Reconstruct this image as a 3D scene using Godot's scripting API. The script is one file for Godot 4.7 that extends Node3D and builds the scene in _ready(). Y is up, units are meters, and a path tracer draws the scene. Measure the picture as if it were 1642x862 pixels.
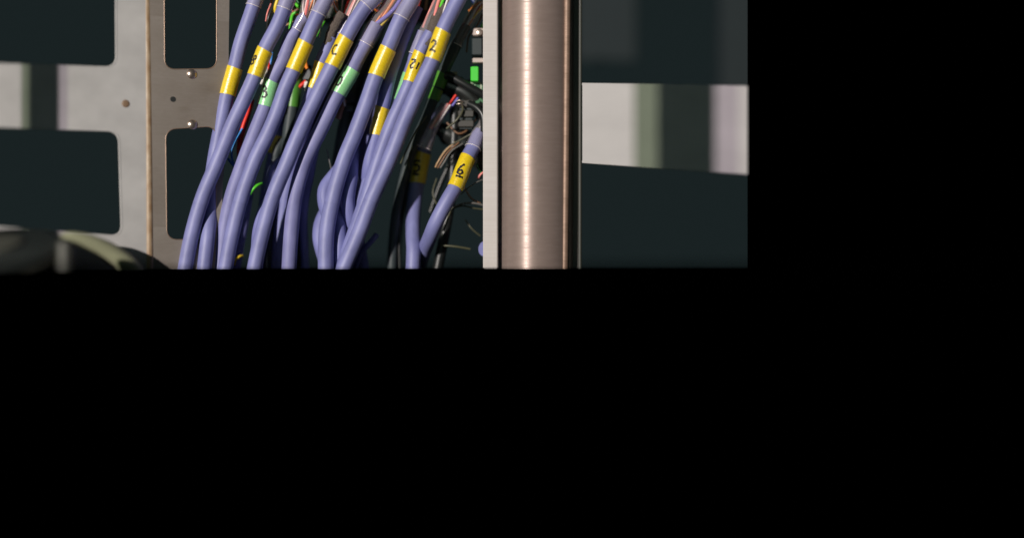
extends Node3D
# A close-up of a cable bundle in a rack. One unit of the layout ("u") is 0.43 mm; P() gives the point that
# lies z units in front of the plane of focus. Every thing has its own depth, size and thickness.

const S := 0.00043
const D := 1800.0
const H := 0.40
var rng := RandomNumberGenerator.new()
var names := {}
var base := Vector3.ZERO
var M := {}
var key_at := Vector3.ZERO

func P(x: float, y: float, z := 0.0) -> Vector3:
	var k = (D - z) / D
	return Vector3((x - 821.0) * k * S, H + (431.0 - y) * k * S, z * S)

# ---------------------------------------------------------------- naming
func numbered(called: String) -> String:
	if not names.has(called):
		names[called] = 0
		return called
	names[called] += 1
	return "%s_%03d" % [called, names[called]]

func thing(called: String, label: String, category: String, at: Vector3, group := "") -> Node3D:
	var o = Node3D.new()
	o.name = numbered(called)
	add_child(o, true)
	o.position = at
	base = at
	o.set_meta("label", label)
	o.set_meta("category", category)
	if group != "":
		o.set_meta("group", group)
	return o

func part(called: String, mesh: Mesh, mat: Material, parent: Node) -> MeshInstance3D:
	var o = MeshInstance3D.new()
	o.name = called
	o.mesh = mesh
	o.material_override = mat
	parent.add_child(o, true)
	return o

func structure(called: String, mesh: Mesh, mat: Material) -> MeshInstance3D:
	var o = part(called, mesh, mat, self)
	o.set_meta("kind", "structure")
	return o

# ---------------------------------------------------------------- materials
func lin(r: float, g: float, b: float, a := 1.0) -> Color:
	var c = Color(r, g, b).linear_to_srgb()
	c.a = a
	return c

func mat(c: Color, rough := 0.5, metal := 0.0, spec := 0.5) -> StandardMaterial3D:
	var m = StandardMaterial3D.new()
	m.albedo_color = c
	m.roughness = rough
	m.metallic = metal
	m.metallic_specular = spec
	return m

func noise_tex(freq: float, lo: Color, hi: Color, seed_: int, w := 256, h := 256, oct := 4) -> ImageTexture:
	var n = FastNoiseLite.new()
	n.seed = seed_
	n.frequency = freq
	n.fractal_octaves = oct
	var img = n.get_seamless_image(w, h)
	img.convert(Image.FORMAT_RGB8)
	for y in h:
		for x in w:
			img.set_pixel(x, y, lo.lerp(hi, img.get_pixel(x, y).r))
	return ImageTexture.create_from_image(img)

func streak_tex(seed_: int, lo: Color, hi: Color, w: int, h: int, stretch: int, stains := 0, mottle := 0.4, rows := 1) -> ImageTexture:
	# fine brushed lines along x, with some broad mottling and optional stains
	var r = RandomNumberGenerator.new()
	r.seed = seed_
	var n = FastNoiseLite.new()
	n.seed = seed_
	n.frequency = 0.012
	var img = Image.create(w, h, false, Image.FORMAT_RGB8)
	var v = 0.5
	for y in h:
		v = r.randf() if y % rows == 0 else clampf(v + r.randf_range(-0.08, 0.08), 0.0, 1.0)
		for x in w:
			if x % stretch == 0:
				v = lerpf(v, r.randf(), 0.6)
			var k = clampf((1.0 - mottle) * v + mottle * (0.5 + n.get_noise_2d(x, y) * 0.8), 0.0, 1.0)
			img.set_pixel(x, y, lo.lerp(hi, k))
	for i in stains:
		var cx = r.randi_range(0, w - 1)
		var cy = r.randi_range(0, h - 1)
		var rad = r.randf_range(5, 16)
		for y in range(maxi(0, cy - 16), mini(h, cy + 16)):
			for x in range(maxi(0, cx - 16), mini(w, cx + 16)):
				var d = Vector2(x - cx, (y - cy) * 1.4).length() / rad
				if d < 1.0:
					img.set_pixel(x, y, img.get_pixel(x, y).lerp(Color(0.42, 0.33, 0.2), 0.14 * (1.0 - d)))
	return ImageTexture.create_from_image(img)

func jacket_tex(seed_: int) -> ImageTexture:
	# even plastic with faint grime, and a few pale scuffs that run along the cable
	var r = RandomNumberGenerator.new()
	r.seed = seed_
	var n = FastNoiseLite.new()
	n.seed = seed_
	n.frequency = 0.018
	var w = 128
	var h = 1024
	var img = Image.create(w, h, false, Image.FORMAT_RGB8)
	for y in h:
		for x in w:
			var a = TAU * x / w
			var k = n.get_noise_3d(cos(a) * 22, sin(a) * 22, y * 0.5)
			img.set_pixel(x, y, Color(0.93, 0.93, 0.94) + Color(0.12, 0.12, 0.10) * k)
	for i in 90:
		var x = r.randi_range(0, w - 3)
		var y = r.randi_range(0, h - 40)
		var pale = r.randf() < 0.6
		for q in r.randi_range(6, 34):
			if r.randf() < 0.2:
				x = clampi(x + r.randi_range(-1, 1), 0, w - 1)
			img.set_pixel(x, y + q, img.get_pixel(x, y + q).lerp(Color(1, 0.98, 0.96) if pale else Color(0.62, 0.60, 0.62), 0.45))
	return ImageTexture.create_from_image(img)

func textured(m: StandardMaterial3D, t: Texture2D, scale := Vector3.ONE, triplanar := false) -> StandardMaterial3D:
	m.albedo_texture = t
	m.uv1_scale = scale
	if triplanar:
		m.uv1_triplanar = true
		m.uv1_world_triplanar = true
	return m

func bump(m: StandardMaterial3D, t: Texture2D, cm: float) -> StandardMaterial3D:
	m.heightmap_enabled = true
	m.heightmap_texture = t
	m.heightmap_scale = cm
	return m

func make_materials() -> void:
	var w = Color.WHITE
	var soft = noise_tex(0.02, Color(0.90, 0.90, 0.90), w, 3)
	var jacket = jacket_tex(61)
	var mottled = noise_tex(0.03, Color(0.72, 0.70, 0.68), w, 5)
	var grain = noise_tex(0.12, Color(0, 0, 0), w, 8, 256, 256, 3)
	M.sheath = bump(textured(mat(lin(0.215, 0.228, 0.475), 0.53, 0, 0.58), jacket, Vector3(1, 0.22, 1)), grain, 0.004)
	M.sheath_dull = bump(textured(mat(lin(0.235, 0.24, 0.475), 0.56, 0, 0.52), jacket, Vector3(1, 0.22, 1)), grain, 0.004)
	M.sheath_back = textured(mat(lin(0.205, 0.218, 0.475), 0.55, 0, 0.5), jacket, Vector3(1, 0.22, 1))
	M.black_sheath = textured(mat(lin(0.046, 0.060, 0.065), 0.5, 0, 0.4), soft, Vector3(1, 11, 1))
	M.yellow = bump(textured(mat(lin(0.90, 0.67, 0.02), 0.30, 0, 0.72), noise_tex(0.05, Color(0.88, 0.86, 0.7), w, 11), Vector3(1, 2, 1)), grain, 0.010)
	M.green = bump(textured(mat(lin(0.32, 0.74, 0.36), 0.30, 0, 0.72), noise_tex(0.05, Color(0.90, 0.92, 0.86), w, 12), Vector3(1, 2, 1)), grain, 0.010)
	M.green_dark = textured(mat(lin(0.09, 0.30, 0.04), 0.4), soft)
	M.ink = mat(lin(0.012, 0.008, 0.012), 0.5)
	M.clear = mat(lin(0.72, 0.66, 0.69, 0.17), 0.13)
	M.clear.transparency = BaseMaterial3D.TRANSPARENCY_ALPHA
	M.clear_smoky = mat(lin(0.40, 0.36, 0.32, 0.22), 0.18)
	M.clear_smoky.transparency = BaseMaterial3D.TRANSPARENCY_ALPHA
	M.lip = mat(lin(0.78, 0.72, 0.74), 0.2, 0, 0.8)
	M.tape_grey = bump(textured(mat(lin(0.20, 0.165, 0.145), 0.6), mottled, Vector3(2, 3, 1)), grain, 0.06)
	M.paint = textured(mat(lin(0.48, 0.475, 0.465), 0.6, 0, 0.4), noise_tex(0.015, Color(0.88, 0.88, 0.88), w, 21), Vector3(9, 9, 9), true)
	M.rail_paint = textured(mat(lin(0.415, 0.405, 0.40), 0.6, 0, 0.4), noise_tex(0.012, Color(0.93, 0.93, 0.93), w, 24), Vector3(5, 9, 9), true)
	M.worn_edge = textured(mat(lin(0.52, 0.45, 0.35), 0.5, 0.0), noise_tex(0.035, Color(0.62, 0.48, 0.33), w, 22), Vector3(14, 7, 14), true)
	M.plate = textured(mat(lin(0.31, 0.28, 0.25), 0.44, 0.35), streak_tex(31, Color(0.84, 0.82, 0.80), w, 256, 256, 3, 14, 0.6), Vector3(7, 7, 7), true)
	M.plate_rim = mat(lin(0.30, 0.21, 0.155), 0.4, 0.6)
	M.rivet = mat(lin(0.55, 0.45, 0.38), 0.30, 0.9)
	M.steel = textured(mat(lin(0.42, 0.33, 0.295), 0.72, 0.48), streak_tex(41, Color(0.89, 0.885, 0.88), w, 256, 1024, 60, 0, 0.35, 14), Vector3(2, 6, 1))
	M.steel.roughness_texture = streak_tex(43, Color(0.42, 0.42, 0.42), w, 64, 1024, 90, 0, 0.0)
	M.steel.roughness_texture_channel = BaseMaterial3D.TEXTURE_CHANNEL_RED
	M.steel.anisotropy_enabled = true
	M.steel.anisotropy = -0.8
	M.copper = textured(mat(lin(0.36, 0.24, 0.18), 0.55, 0.35), streak_tex(44, Color(0.7, 0.7, 0.68), w, 64, 256, 8, 4))  # copper tint taken from the post's second highlight
	M.pale_bar = textured(mat(lin(0.60, 0.575, 0.565), 0.5, 0, 0.4), streak_tex(45, Color(0.92, 0.91, 0.89), w, 256, 256, 30), Vector3(8, 8, 8), true)
	M.edge_grey = mat(lin(0.13, 0.125, 0.11), 0.5, 0.3)
	M.rear_sheet = mat(lin(0.027, 0.036, 0.039), 0.7, 0, 0.2)
	M.flock = mat(Color(0, 0, 0), 1.0)
	M.flock.specular_mode = BaseMaterial3D.SPECULAR_DISABLED
	M.drum = mat(lin(0.016, 0.020, 0.019), 0.42)
	M.drum_rim = mat(lin(0.050, 0.052, 0.042), 0.5)
	M.shadow_strip = mat(lin(0.30, 0.31, 0.20), 0.6, 0, 0.3)  # olive of the half-shadowed frame, put into the colour
	M.film = mat(lin(0.012, 0.013, 0.012), 0.22, 0, 0.7)
	M.zinc = mat(lin(0.50, 0.42, 0.38), 0.38, 0.6)
	M.black_plastic = mat(lin(0.02, 0.03, 0.032), 0.4)
	M.grey_plastic = mat(lin(0.035, 0.033, 0.027), 0.5)
	M.board = mat(lin(0.03, 0.14, 0.05), 0.45)
	M.terminal = mat(lin(0.055, 0.60, 0.04), 0.4)
	M.white_print = mat(lin(0.6, 0.62, 0.5), 0.5)
	M.hole_shade = mat(lin(0.01, 0.012, 0.012), 0.6)
	for row in [["red", 0.80, 0.035, 0.02], ["orange", 0.85, 0.24, 0.02], ["pink", 0.80, 0.27, 0.24], ["white", 0.72, 0.68, 0.66], ["lime", 0.10, 0.60, 0.03], ["dark_green", 0.02, 0.16, 0.05], ["lemon", 0.80, 0.58, 0.04],
			["blue", 0.06, 0.30, 0.80], ["violet", 0.20, 0.18, 0.62], ["brown", 0.20, 0.10, 0.05], ["olive", 0.075, 0.075, 0.042], ["navy", 0.015, 0.03, 0.12], ["grey", 0.13, 0.125, 0.115], ["black", 0.010, 0.012, 0.012], ["tan", 0.42, 0.26, 0.13]]:
		M[row[0]] = mat(lin(row[1], row[2], row[3]), 0.38)

# ---------------------------------------------------------------- tubes
# A path is an array of frames: {p, t, f, r, s, y} (point, direction, front, radius in u, length so far in u)
func path(pts: Array, d: float) -> Array:
	var ctrl: Array = []
	if pts[0][1] <= -20.0:   # what runs out of the picture at the top goes on upwards
		var a = pts[0]
		var b = pts[1]
		var k = 45.0 / maxf(b[1] - a[1], 12.0)
		var more = [a[0] + (a[0] - b[0]) * k, a[1] - 45.0, a[2]]
		if a.size() > 3:
			more.append(a[3])
		pts = [more] + pts
	for q in pts:
		ctrl.append([P(q[0], q[1], q[2]), (q[3] if q.size() > 3 else d) * 0.5, float(q[1])])
	var out: Array = []
	var n = ctrl.size()
	for i in n - 1:
		var a: Array = ctrl[maxi(i - 1, 0)]
		var b: Array = ctrl[i]
		var c: Array = ctrl[i + 1]
		var e: Array = ctrl[mini(i + 2, n - 1)]
		var bp: Vector3 = b[0]
		var cp: Vector3 = c[0]
		var steps = clampi(int(bp.distance_to(cp) / S / 4.0), 3, 24)
		var l1 = maxf(bp.distance_to(a[0]), 1e-5)
		var l2 = maxf(bp.distance_to(cp), 1e-5)
		var l3 = maxf(cp.distance_to(e[0]), 1e-5)
		var ap: Vector3 = a[0]
		var ep: Vector3 = e[0]
		var m1: Vector3 = (cp - bp) if i == 0 else ((bp - ap) / l1 + (cp - bp) / l2) * 0.5 * l2
		var m2: Vector3 = (cp - bp) if i == n - 2 else ((cp - bp) / l2 + (ep - cp) / l3) * 0.5 * l2
		for k in steps + (1 if i == n - 2 else 0):
			var t = float(k) / steps
			var t2 = t * t
			var t3 = t2 * t
			out.append({"p": bp * (2 * t3 - 3 * t2 + 1) + m1 * (t3 - 2 * t2 + t) + cp * (-2 * t3 + 3 * t2) + m2 * (t3 - t2), "r": lerpf(b[1], c[1], smoothstep(0, 1, t)), "y": lerpf(b[2], c[2], t)})
	var s = 0.0
	for i in out.size():
		var pa: Vector3 = out[maxi(i - 1, 0)].p
		var pb: Vector3 = out[mini(i + 1, out.size() - 1)].p
		var t = (pb - pa).normalized()
		var f = (Vector3.BACK - t * t.dot(Vector3.BACK))
		f = f.normalized() if f.length() > 0.05 else (Vector3.UP - t * t.dot(Vector3.UP)).normalized()
		if i:
			s += out[i].p.distance_to(out[i - 1].p) / S
		out[i].t = t
		out[i].f = f
		out[i].s = s
	return out

func at_s(pa: Array, s: float) -> Dictionary:
	for i in range(1, pa.size()):
		if pa[i].s >= s or i == pa.size() - 1:
			var a: Dictionary = pa[i - 1]
			var b: Dictionary = pa[i]
			var k = clampf((s - a.s) / maxf(b.s - a.s, 1e-6), -1.0, 2.0)
			var t: Vector3 = (a.t as Vector3).lerp(b.t, k).normalized()
			var f: Vector3 = (a.f as Vector3).lerp(b.f, k).normalized()
			return {"p": (a.p as Vector3).lerp(b.p, k), "t": t, "f": f, "r": lerpf(a.r, b.r, k), "s": s}
	return pa[0]

func s_at_y(pa: Array, y: float) -> float:
	for i in range(1, pa.size()):
		if (pa[i - 1].y - y) * (pa[i].y - y) <= 0.0:
			return lerpf(pa[i - 1].s, pa[i].s, clampf((y - pa[i - 1].y) / (pa[i].y - pa[i - 1].y + 1e-6), 0, 1))
	return pa[0].s if absf(pa[0].y - y) < absf(pa[-1].y - y) else pa[-1].s

func ring_dir(fr: Dictionary, th: float) -> Vector3:
	var right: Vector3 = -(fr.t as Vector3).cross(fr.f)   # the path runs down the picture, so "up" is -t
	return (fr.f as Vector3) * cos(th) + right * sin(th)

func skin(rows: Array, v_scale := 0.01, closed := true) -> ArrayMesh:
	# rows: arrays of [position, normal], all alike in length; drawn as one smooth sheet
	var st = SurfaceTool.new()
	st.begin(Mesh.PRIMITIVE_TRIANGLES)
	var n: int = rows[0].size()
	var v = 0.0
	for i in rows.size():
		if i:
			v += (rows[i][0][0] as Vector3).distance_to(rows[i - 1][0][0]) / S * v_scale
		for j in n:
			st.set_uv(Vector2(float(j) / (n - 1), v))
			st.set_normal(rows[i][j][1])
			st.add_vertex((rows[i][j][0] as Vector3) - base)
	for i in rows.size() - 1:
		for j in n - 1:
			var a = i * n + j
			st.add_index(a); st.add_index(a + 1); st.add_index(a + n)
			st.add_index(a + 1); st.add_index(a + n + 1); st.add_index(a + n)
	return st.commit()

func tube(pa: Array, s0 := -1e9, s1 := 1e9, grow := 0.0, sides := 22, caps := true, skew := 0.0, flap := 0.0, wrinkle := 0.0, wseed := 0) -> ArrayMesh:
	var ss: Array = []
	s0 = maxf(s0, pa[0].s)
	s1 = minf(s1, pa[-1].s)
	ss.append(s0)
	for fr in pa:
		if fr.s > s0 + 0.7 and fr.s < s1 - 0.7:
			ss.append(fr.s)
	ss.append(s1)
	if wrinkle > 0.0 or flap > 0.0:
		var fine: Array = []
		for k in 25:
			fine.append(lerpf(s0, s1, k / 24.0))
		ss = fine
	var nz = FastNoiseLite.new()
	nz.seed = wseed
	nz.frequency = 0.11
	var rows: Array = []
	for i in ss.size():
		var row: Array = []
		var u = (ss[i] - s0) / maxf(s1 - s0, 1e-6)
		for j in sides + 1:
			var th = -PI + TAU * j / sides
			var sh = skew * sin(th + 0.6) * (1.0 if u < 0.5 else -0.7) * absf(u * 2.0 - 1.0)
			var fr = at_s(pa, ss[i] + sh)
			var dir = ring_dir(fr, th)
			var r: float = fr.r + grow
			if flap > 0.0 and th > 1.0 and th < 1.9:
				r += flap
			if wrinkle > 0.0:
				r += wrinkle * nz.get_noise_3d(cos(th) * 9, sin(th) * 9, ss[i])
			row.append([fr.p + dir * r * S, dir, fr])
		rows.append(row)
	if caps:
		for end in [0, 1]:
			var src: Array = rows[0] if end == 0 else rows[-1]
			var fr: Dictionary = src[0][2]
			var nrm: Vector3 = -(fr.t as Vector3) if end == 0 else (fr.t as Vector3)
			var edge: Array = []
			var hub: Array = []
			for q in src:
				edge.append([q[0], nrm])
				hub.append([fr.p, nrm])
			if end == 0:
				rows.push_front(edge)
				rows.push_front(hub)
			else:
				rows.push_back(edge)
				rows.push_back(hub)
	return skin(rows)

func torus_at(pa: Array, s: float, grow: float, thick: float, skew := 0.0) -> ArrayMesh:
	var rows: Array = []
	for k in 7:
		var ph = TAU * k / 6.0
		var row: Array = []
		for j in 25:
			var th = -PI + TAU * j / 24
			var fr = at_s(pa, s + skew * sin(th + 0.6))
			var dir = ring_dir(fr, th)
			var nrm = (dir * cos(ph) + (fr.t as Vector3) * sin(ph))
			row.append([fr.p + dir * (fr.r + grow) * S + nrm * thick * S, nrm])
		rows.append(row)
	return skin(rows)

# ---------------------------------------------------------------- handwriting on a band
const GLYPH := {
	"2": [[[-4, 5], [-2.5, 8], [1, 8.6], [3.4, 6], [2.6, 2], [-1, -3], [-5, -7.5]], [[-5, -7.5], [-1, -5.6], [5, -8]]],
	"2flat": [[[-4.5, 7], [1, 7.5], [3, 5.5]], [[3, 5.5], [0, 2], [-3.6, -2], [-3.4, -5], [-1, -6], [1.2, -4]]],
	"1": [[[0.6, 7], [0, 0], [-0.8, -7]]],
	"6": [[[5, 8], [1, 5], [-2.6, 0], [-3.6, -4], [-2, -6.6], [1.5, -6.6], [3.6, -4], [2.4, -1.6], [-1, -1.4], [-2.8, -3]], [[-5.5, -10], [0, -10.6], [5.5, -11.4]]],
	"5": [[[5, 7], [-3, 7.4], [-3.4, 1.4], [1, 2], [4, -1], [3, -5], [-1, -7], [-5, -5.5]], [[-5.5, -10], [5, -11]]],
	"3": [[[-3.6, 6.6], [0, 8], [3, 5.6], [1.4, 2], [-1.4, 0.8]], [[-1.4, 0.8], [2.4, 0], [3.8, -3.6], [1, -7.2], [-3.4, -6.4]]],
	"8": [[[0, 0.6], [-3, 3.4], [-1.4, 6.8], [1.8, 6.8], [3, 3.8], [0, 0.6], [-3.6, -3.4], [-1.4, -7], [2, -7], [3.8, -3.4], [0, 0.6]]],
	"C": [[[3.6, 6], [0.6, 7.2], [-2.8, 4], [-3.8, -1], [-2.4, -5.4], [0.6, -6.8], [3.4, -5]]],
	"0": [[[0.4, 7], [-3, 4.6], [-4, -1], [-2.4, -6], [0.4, -7], [3.2, -4.4], [4, 1], [2.8, 5.6], [0.4, 7]]],
}

func ink(pa: Array, grow: float, glyph: String, gx: float, gy: float, gz: float, turn: float, size: float, parent: Node) -> void:
	var target = P(gx, gy, gz)
	var best: Dictionary = pa[0]
	for fr in pa:
		if Vector2(fr.p.x - target.x, fr.p.y - target.y).length() < Vector2(best.p.x - target.x, best.p.y - target.y).length():
			best = fr
	var across: Vector3 = -(best.t as Vector3).cross(best.f)
	var th0 = asin(clampf((target - (best.p as Vector3)).dot(across) / S / (best.r + grow), -0.97, 0.97))
	var st = SurfaceTool.new()
	st.begin(Mesh.PRIMITIVE_TRIANGLES)
	var r: float = best.r + grow + 0.14
	var place = func(q: Vector2) -> Array:
		var v = q.rotated(turn) * size
		var fr = at_s(pa, best.s - v.y)
		var dir = ring_dir(fr, th0 + v.x / r)
		return [(fr.p as Vector3) + dir * r * S, dir]
	for line in GLYPH[glyph]:
		var cv = Curve2D.new()
		for i in line.size():
			var a = Vector2(line[maxi(i - 1, 0)][0], line[maxi(i - 1, 0)][1])
			var c = Vector2(line[mini(i + 1, line.size() - 1)][0], line[mini(i + 1, line.size() - 1)][1])
			cv.add_point(Vector2(line[i][0], line[i][1]), -(c - a) / 6.0, (c - a) / 6.0)
		var pts = cv.tessellate_even_length(4, 0.9)
		var prev: Array = []
		for i in pts.size():
			var dirv = (pts[mini(i + 1, pts.size() - 1)] - pts[maxi(i - 1, 0)]).normalized()
			var w = (1.5 + 0.35 * sin(i * 0.9)) * (0.75 if i == 0 or i == pts.size() - 1 else 1.0)
			var side = Vector2(-dirv.y, dirv.x) * w
			var now = [place.call(pts[i] + side), place.call(pts[i] - side)]
			if prev:
				for q in [prev[0], now[0], prev[1], now[0], now[1], prev[1]]:
					st.set_normal(q[1])
					st.add_vertex((q[0] as Vector3) - base)
			prev = now
	part("handwritten_mark", st.commit(), M.ink, parent)

# ---------------------------------------------------------------- cables
func cable(label: String, pts: Array, d: float, o := {}) -> Node3D:
	var pa = path(pts, d)
	var c = thing("data_cable", label, "cable", pa[-1].p, o.get("group", "blue-violet cables in the bundle"))
	var m: Material = M[o.get("m", "sheath")]
	part("sheath", tube(pa), m, c)
	for b in o.get("bands", []):
		var s0 = s_at_y(pa, b.y[0])
		var s1 = s_at_y(pa, b.y[1])
		var band = part("label_band", tube(pa, s0, s1, 0.8, 30, true, b.get("skew", 1.3), 0.9, b.get("wrinkle", 0.25), int(b.y[0])), M[b.c], c)
		for g in b.get("ink", []):
			ink(pa, 0.95, g[0], g[1], g[2], pa[0].p.z / S, deg_to_rad(g[3]), g[4] * 1.08, band)
	for sl in o.get("sleeves", []):
		var s0 = s_at_y(pa, sl[0])
		var s1 = s_at_y(pa, sl[1])
		var sv = part("clear_sleeve", tube(pa, s0, s1, 1.1, 24, false, 0.5), M.clear, c)
		part("sleeve_rim", torus_at(pa, s1, 1.1, 0.6, -0.35), M.lip, sv)
	for w in o.get("wires", []):
		part("wire", tube(path(w.p, w.get("d", 4.0)), -1e9, 1e9, 0.0, 10), M[w.c], c)
	for h in o.get("hoods", []):
		var hp = path(h.p, 20.0)
		var hood = part("clear_sleeve", tube(hp, -1e9, 1e9, 0.0, 24, false, 0.0, 0.0, h.get("wrinkle", 0.4), 7), M[h.get("m", "clear")], c)
		part("sleeve_rim", torus_at(hp, hp[-1].s, 0.1, 0.6), M.lip, hood)
	for t in o.get("tapes", []):
		part("tape_wrap", tube(path(t.p, 18.0), -1e9, 1e9, 0.0, 22, true, 0.0, 0.0, t.get("wrinkle", 1.6), 5), M[t.get("m", "tape_grey")], c)
	return c

func wire(label: String, pts: Array, d: float, c: String, group := "") -> void:
	var pa = path(pts, d)
	var o = thing("loose_wire", label, "wire", pa[-1].p, group)
	part("insulation", tube(pa, -1e9, 1e9, 0.0, 10), M[c], o)

# ---------------------------------------------------------------- flat things
func box(a: Vector3, b: Vector3, bevel := 0.0) -> ArrayMesh:
	# a box between two corners with chamfered edges
	var lo = a.min(b)
	var hi = a.max(b)
	var c = (lo + hi) / 2
	var h = (hi - lo) / 2
	bevel = minf(bevel, minf(h.x, minf(h.y, h.z)) * 0.6)
	var st = SurfaceTool.new()
	st.begin(Mesh.PRIMITIVE_TRIANGLES)
	var quad = func(q: Array, out: Vector3) -> void:
		var nrm = ((q[1] - q[0]) as Vector3).cross(q[2] - q[0])
		if nrm.dot(out) > 0.0:
			q.reverse()
		for k in [0, 1, 2, 0, 2, 3]:
			st.set_normal(out.normalized())
			st.add_vertex((q[k] as Vector3) + c - base)
	for ax in 3:
		for sg in [-1.0, 1.0]:
			var u = (ax + 1) % 3
			var v = (ax + 2) % 3
			var q: Array = []
			for k in [[-1, -1], [1, -1], [1, 1], [-1, 1]]:
				var p = Vector3.ZERO
				p[ax] = sg * h[ax]
				p[u] = k[0] * (h[u] - bevel)
				p[v] = k[1] * (h[v] - bevel)
				q.append(p)
			var out = Vector3.ZERO
			out[ax] = sg
			quad.call(q, out)
			if bevel > 0.0:
				for sg2 in [-1.0, 1.0]:
					var e: Array = []
					for k in [[0, -1], [0, 1], [1, 1], [1, -1]]:
						var p = Vector3.ZERO
						p[ax] = sg * (h[ax] if k[0] == 0 else h[ax] - bevel)
						p[u] = sg2 * (h[u] - bevel if k[0] == 0 else h[u])
						p[v] = k[1] * (h[v] - bevel)
						e.append(p)
					var o2 = Vector3.ZERO
					o2[ax] = sg
					o2[u] = sg2
					quad.call(e, o2)
	return st.commit()

func lathe(centre: Vector3, axis: Vector3, profile: Array, sides := 40) -> ArrayMesh:
	# profile: [radius, height] in u from the bottom up; sharp edges where a point is given twice
	var x = axis.cross(Vector3.BACK if absf(axis.z) < 0.9 else Vector3.UP).normalized()
	var y = axis.cross(x).normalized()
	var rows: Array = []
	for i in profile.size():
		var a: Array = profile[maxi(i - 1, 0)]
		var b: Array = profile[mini(i + 1, profile.size() - 1)]
		if i and a[0] == profile[i][0] and a[1] == profile[i][1]:
			a = profile[i]
		elif i < profile.size() - 1 and b[0] == profile[i][0] and b[1] == profile[i][1]:
			b = profile[i]
		var d = Vector2(b[0] - a[0], b[1] - a[1]).normalized()
		var row: Array = []
		for j in sides + 1:
			var th = TAU * j / sides
			var dir = x * cos(th) + y * sin(th)
			row.append([centre + (dir * profile[i][0] + axis * profile[i][1]) * S, (dir * d.y - axis * d.x).normalized()])
		rows.append(row)
	rows.reverse()
	return skin(rows)

# a sheet that stands upright on a slanting line: depth = zc + slope * (X - Xc)
func sheet(zc: float, slope: float, corner_x: float) -> Dictionary:
	var xc = (corner_x - 821.0) * (D - zc) / D
	return {"zc": zc, "s": slope, "xc": xc, "o": Vector3(xc * S, H, zc * S), "b": Basis(Vector3(1, 0, slope).normalized(), Vector3.UP, Vector3(-slope, 0, 1).normalized())}

func on_sheet(sh: Dictionary, x: float, y: float) -> Vector2:
	var u = x - 821.0
	var X: float = u * (D - sh.zc + sh.s * sh.xc) / (D + u * sh.s)
	var z: float = sh.zc + sh.s * (X - sh.xc)
	return Vector2((X - sh.xc) * sqrt(1.0 + sh.s * sh.s), (431.0 - y) * (D - z) / D) * S

func rounded(q: PackedVector2Array, r: float, n := 7) -> PackedVector2Array:
	var out = PackedVector2Array()
	for i in q.size():
		var p = q[i]
		var a = (q[(i + q.size() - 1) % q.size()] - p).normalized()
		var b = (q[(i + 1) % q.size()] - p).normalized()
		for k in n + 1:
			var t = float(k) / n
			var p0 = p + a * r
			var p2 = p + b * r
			out.append(p0 * (1 - t) * (1 - t) + p * 2 * t * (1 - t) * 0.85 + (p0 + p2) * 0.5 * 2 * t * (1 - t) * 0.15 + p2 * t * t)
	return out

func cut_sheet(called: String, sh: Dictionary, outer: Array, holes: Array, m: Material, rim: Material, parent: Node3D, thick := 5.0, corner := 14.0, rim_r := 1.7) -> void:
	var plate = CSGPolygon3D.new()
	plate.name = called
	var po = PackedVector2Array()
	for q in outer:
		po.append(on_sheet(sh, q[0], q[1]))
	plate.polygon = po
	plate.depth = thick * S
	plate.material = m
	plate.transform = Transform3D(sh.b, sh.o - base)
	parent.add_child(plate, true)
	for h in holes:
		var ph = PackedVector2Array()
		for q in h:
			ph.append(on_sheet(sh, q[0], q[1]))
		ph = rounded(ph, corner * S)
		var cut = CSGPolygon3D.new()
		cut.name = "opening"
		cut.operation = CSGShape3D.OPERATION_SUBTRACTION
		cut.polygon = ph
		cut.depth = thick * S * 3
		cut.position.z = thick * S
		cut.material = m
		plate.add_child(cut, true)
		# the rolled edge round the opening
		var rows: Array = []
		var n = ph.size()
		var turn = 0.0
		for i in n:
			turn += ph[i].cross(ph[(i + 1) % n])
		for i in n + 1:
			var p = ph[i % n]
			var tn = (ph[(i + 1) % n] - ph[(i + n - 1) % n]).normalized()
			var nn = Vector2(tn.y, -tn.x) * signf(turn)
			var row: Array = []
			for k in 9:
				var a = TAU * k / 8
				var v = Vector3(nn.x * cos(a), nn.y * cos(a), sin(a))
				row.append([sh.o + sh.b * (Vector3(p.x, p.y, -rim_r * 0.6 * S) + v * rim_r * S), (sh.b * v).normalized()])
			rows.append(row)
		if turn < 0.0:
			rows.reverse()
		part("opening_rim", skin(rows), rim, parent)

func area(called: String, at: Vector3, target: Vector3, size: Vector2, energy: float, c: Color) -> void:
	var l = AreaLight3D.new()
	l.name = called
	l.area_size = size
	l.light_energy = energy
	l.light_color = c
	l.shadow_enabled = true
	add_child(l)
	l.look_at_from_position(at, target, Vector3.UP)
	l.area_range = 12.0

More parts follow.
